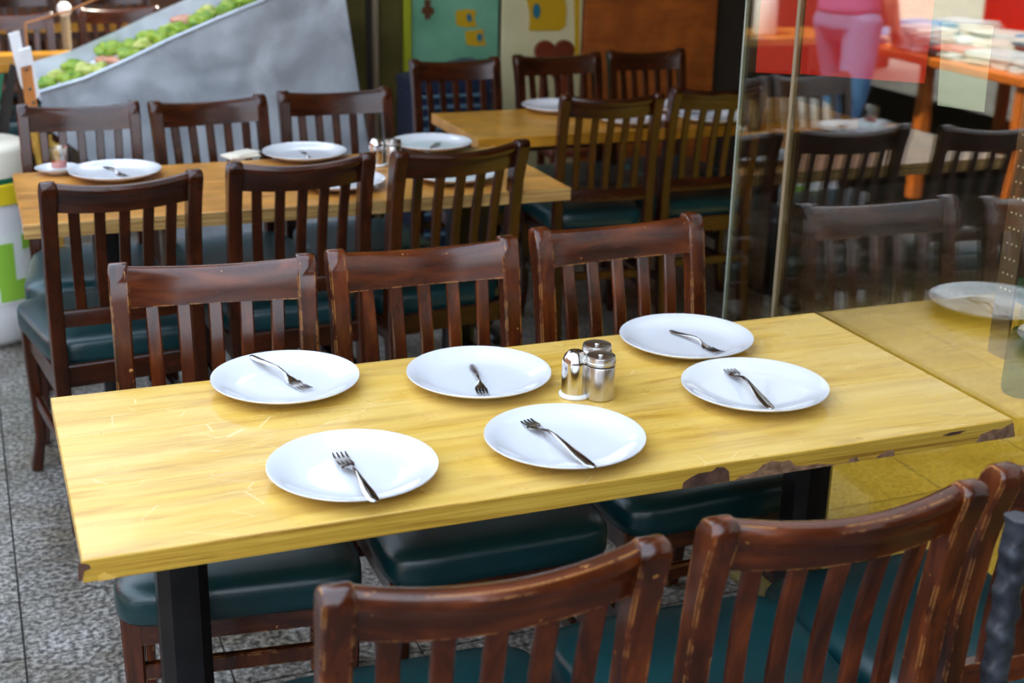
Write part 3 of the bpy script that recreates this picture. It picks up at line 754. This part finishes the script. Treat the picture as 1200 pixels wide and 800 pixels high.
# crate and heart chair by the back wall
cr = thing('crate_stack', 'navy plastic crate with pale slats beneath aqua menu board', 'crate', (.29, 3.25, 0))
obj('body', boxm((0, 0, .35), (.34, .26, .70), .01), M['navy'], cr)
for k in range(14): obj('slat', boxm((.0, -.135, .10+k*.045), (.28, .012, .013), .002), M['stripe'], cr)
bm = bmesh.new(); poly_prism(bm, [(-.17, -.13, .702), (.17, -.13, .702), (.17, -.13, .80), (.12, -.13, .80), (-.17, -.13, .74)], (0, .26, 0)); obj('lid', bm, M['navy'], cr)
hc = thing('heart_back_stool', 'red-brown wooden stool with heart-shaped back before cream board', 'stool', (0, 0, 0))
yh = 3.35; c0 = on_y(651, 62, yh)
bm = bmesh.new(); pts = []
for i in range(40):
    t = 2*PI*i/40; x = 16*math.sin(t)**3; z = 13*math.cos(t)-5*math.cos(2*t)-2*math.cos(3*t)-math.cos(4*t)
    pts.append((c0.x+x*.0058, yh, c0.z-.015+z*.0058))
poly_prism(bm, pts, (0, .025, 0)); obj('backrest', bm, M['heart'], hc, 40)
obj('seat', boxm((c0.x, yh-.14, .42), (.26, .28, .03), .008), M['heart'], hc)
for sx in (-1, 1):
    obj('post', boxm((c0.x+sx*.05, yh+.012, c0.z/2-.02), (.03, .024, c0.z-.05), .003), M['heart'], hc)
    obj('leg', boxm((c0.x+sx*.10, yh-.25, .205), (.03, .03, .41), .003), M['heart'], hc)

# ------------------------------------------------------------------ street stall and passer-by (seen in the glass)
sl = thing('market_stall', 'orange-legged market stall table with red shelf, seen reflected in the glass', 'stall', (-3.45, 3.10, 0))
obj('table_top', boxm((0, 0, .70), (1.2, 2.3, .04), .004), M['orange'], sl)
for sx in (-1, 1):
    for y in (-1.05, -.35, .35, 1.05): obj('leg', boxm((sx*.55, y, .34), (.06, .06, .68), .004), M['orange'], sl)
obj('back_shelf', boxm((-.50, 0, .93), (.18, 2.3, .42), .004), M['red'], sl)
obj('back_shelf', boxm((-.80, 0, 1.32), (.40, 2.3, .03), .004), M['red'], sl)
obj('side_panel', boxm((-.98, 0, .66), (.03, 2.3, 1.30), .004), M['red'], sl)
cols = [(.82, .82, .80), (.75, .78, .82), (.80, .70, .62), (.10, .35, .65), (.65, .08, .05), (.85, .83, .75), (.05, .06, .07)]
cm = [mat('magazine_cover', c, .3) for c in cols]
mag0 = boxm((0, 0, .0), (.21, .28, .012), .001)
mg = obj('magazine', mag0, cm[0], None); n = 0
mmesh = []
for k, m in enumerate(cm):
    me = mg.data.copy(); me.materials.clear(); me.materials.append(m); mmesh.append(me)
for ix in range(3):
    for iy in range(7):
        h = random.randint(4, 9)
        for k in range(h):
            o = mg if n == 0 else bpy.data.objects.new('magazine', mg.data); 
            if n: COL.objects.link(o)
            o.data = random.choice(mmesh[:3] + mmesh)
            n += 1
            o.location = (-3.03-.27*ix+random.uniform(-.02, .02), 2.15+.31*iy+random.uniform(-.02, .02), .727+.0125*k)
            o.rotation_euler = (0, 0, random.uniform(-.35, .35))
            tag(o, 'glossy magazine in a messy pile on the market stall, seen in reflection', 'magazine', 'magazines piled on the market stall')
bt = [mat('jar_white', (.8, .8, .78), .2), mat('jar_yellow', (.8, .5, .1), .2), mat('jar_brown', (.3, .12, .04), .2)]
bm = bmesh.new(); lathe(bm, [(0, 0), (.035, 0), (.037, .01), (.037, .11), (.018, .15), (.018, .18), (.021, .182), (.021, .20), (0, .202)], 20)
b0 = obj('bottle', bm, bt[0], None); bmes = [b0.data]
for m in bt[1:]:
    me = b0.data.copy(); me.materials.clear(); me.materials.append(m); bmes.append(me)
n = 0
for sx, z0, n_, x in ((0, 1.142, 21, -3.95), (1, 1.337, 21, -4.23)):
    for k in range(n_):
        o = b0 if n == 0 else b0.copy()
        if n: COL.objects.link(o)
        n += 1; o.data = random.choice(bmes); o.location = (x, 2.06+k*.102, z0)
        tag(o, 'small bottle lined up on the red shelf of the market stall, reflected', 'bottle', 'bottles on the red shelf of the stall')
wb_ = thing('pump_bottle', 'large white bottle with orange pump, seen reflected at the red poster', 'bottle', (-2.42, 4.25, .75))
bm = bmesh.new(); lathe(bm, [(0, 0), (.058, 0), (.062, .01), (.062, .17), (.05, .195), (.022, .205), (.022, .215), (0, .215)], 32); obj('body', bm, mat('bottle_white', (.85, .83, .8), .3), wb_)
bm = bmesh.new(); tube(bm, [(0, 0, .21), (0, 0, .27), (.0, .03, .275), (0, .05, .26)], .012, 10); obj('pump', bm, M['orange'], wb_)
simple_table(-2.85, -2.15, 4.05, 4.5, M['top_orange'], M['ply'], 'small street table holding the white pump bottle, seen in reflection', (), .748, (-.2, .2))

def limb(bm, pts, r, n=16):
    """tapered tube with rounded ends; r holds (rx, ry) or a radius for each point, seen from above"""
    pts = [Vector(p) for p in pts]; R = []
    for i, p in enumerate(pts):
        rx, ry = r[i] if isinstance(r[i], tuple) else (r[i], r[i])
        t = (pts[min(i+1, len(pts)-1)] - pts[max(i-1, 0)]).normalized()
        u = (Vector((1, 0, 0)) - t*t.x).normalized(); v = t.cross(u)
        for k, e in (((-.6, .6), (0, 1)) if i == 0 else ((0, 1), (.6, .6)) if i == len(pts)-1 else ((0, 1),)):
            R.append([p + t*k*min(rx, ry) + (u*math.cos(2*PI*q/n)*rx + v*math.sin(2*PI*q/n)*ry)*e for q in range(n)])
    loft(bm, R)
def fused(name, bm, m, parent, vox=.011):
    o = obj(name, bm, m, parent, 0)
    rm = o.modifiers.new('fuse', 'REMESH'); rm.mode = 'VOXEL'; rm.voxel_size = vox; rm.use_smooth_shade = True
    sm = o.modifiers.new('soft', 'SMOOTH'); sm.factor = .6; sm.iterations = 4
    return o
pe = thing('person', 'person in purple shirt and blue jeans walking past, seen in the glass', 'person', (-2.50, 3.60, 0), math.radians(70))
skinm = mat('skin', (.55, .30, .19), .5); jm = mat('blue_denim', (.07, .20, .42), .8); sm_ = mat('purple_shirt', (.22, .11, .30), .8)
H0, H1 = Vector((.24, .20, .93)), Vector((-.24, .06, .86))
LEGS = [[(.095, .0, .90), (.10, .07, .70), (.10, .12, .50), (.10, .09, .30), (.10, .04, .10)], [(-.095, 0, .90), (-.10, -.02, .70), (-.10, -.05, .50), (-.10, -.15, .30), (-.10, -.25, .15)]]
ARMS = [[(.165, 0, 1.40), (.215, .01, 1.27), (.235, .04, 1.13), (.24, .12, 1.03), tuple(H0)], [(-.165, 0, 1.40), (-.215, -.02, 1.27), (-.235, -.04, 1.13), (-.24, .0, 1.0), tuple(H1)]]
bm = bmesh.new()
limb(bm, [(0, 0, .93), (0, 0, 1.05), (0, 0, 1.20), (0, 0, 1.36), (0, 0, 1.43)], [(.145, .10), (.125, .09), (.145, .105), (.155, .10), (.11, .07)])
limb(bm, [(0, .0, 1.40), (0, .012, 1.50), (0, .02, 1.58)], [.058, .052, .055])
limb(bm, [(0, .03, 1.57), (0, .03, 1.62), (0, .022, 1.68), (0, .015, 1.73)], [(.052, .062), (.070, .085), (.076, .094), (.060, .072)])
for L in LEGS: limb(bm, L, [.080, .070, .052, .048, .036])
for A in ARMS: limb(bm, A, [.052, .046, .040, .036, .028])
fused('body', bm, skinm, pe)
bm = bmesh.new()
limb(bm, [(0, 0, .94), (0, 0, 1.05), (0, 0, 1.20), (0, 0, 1.36), (0, 0, 1.44)], [(.172, .125), (.155, .115), (.165, .122), (.170, .115), (.12, .08)])
for A in ARMS: limb(bm, A[:3], [.070, .062, .060])
fused('shirt', bm, sm_, pe)
bm = bmesh.new()
limb(bm, [(0, 0, .86), (0, 0, .93), (0, 0, .98)], [(.168, .118), (.165, .115), (.150, .105)])
for L in LEGS: limb(bm, L, [.096, .088, .072, .066, .064])
fused('jeans', bm, jm, pe)
hair = mat('dark_hair', (.02, .012, .008), .6)
bm = bmesh.new(); bmesh.ops.create_uvsphere(bm, u_segments=24, v_segments=16, radius=.103)
bmesh.ops.delete(bm, geom=[v for v in bm.verts if v.co.z < -.05 or (v.co.y > .06 and v.co.z < .045)], context='VERTS')
bmesh.ops.translate(bm, verts=bm.verts, vec=(0, .015, 1.675)); obj('hair', bm, hair, pe, 60)
for s in (-1, 1):
    bm = bmesh.new(); bmesh.ops.create_uvsphere(bm, u_segments=12, v_segments=8, radius=.012); bmesh.ops.translate(bm, verts=bm.verts, vec=(s*.032, .112, 1.655)); obj('eye', bm, M['white_rubber'], pe)
    hb = H0 if s > 0 else H1
    for k in range(4):
        bm = bmesh.new(); x = hb[0]+(k-1.5)*.017; tube(bm, [(x, hb[1], hb[2]-.01), (x, hb[1]+.02, hb[2]-.05), (x, hb[1]+.035, hb[2]-.075+.004*abs(k-1.5))], [.009, .008, .006], 8); obj('finger', bm, skinm, pe, 60)
    bm = bmesh.new(); tube(bm, [(hb[0]-s*.02, hb[1]+.01, hb[2]), (hb[0]-s*.045, hb[1]+.03, hb[2]-.03)], [.010, .008], 8); obj('thumb', bm, skinm, pe, 60)
    fx = (.10, .14, .045) if s > 0 else (-.10, -.20, .06)
    bm = bmesh.new(); box(bm, (fx[0], fx[1]-.04, fx[2]-.002 if s > 0 else fx[2]+.01), (.09, .26, .07), .025, None, 3); obj('shoe', bm, M['white'], pe, 60)
bm = bmesh.new(); tube(bm, [(0, .11, 1.655), (0, .132, 1.630), (0, .115, 1.622)], [.008, .014, .01], 8); obj('nose', bm, skinm, pe, 60)
bm = bmesh.new(); box(bm, (0, .112, 1.598), (.045, .012, .010), .003); obj('mouth', bm, mat('lips', (.45, .15, .12), .5), pe, 60)
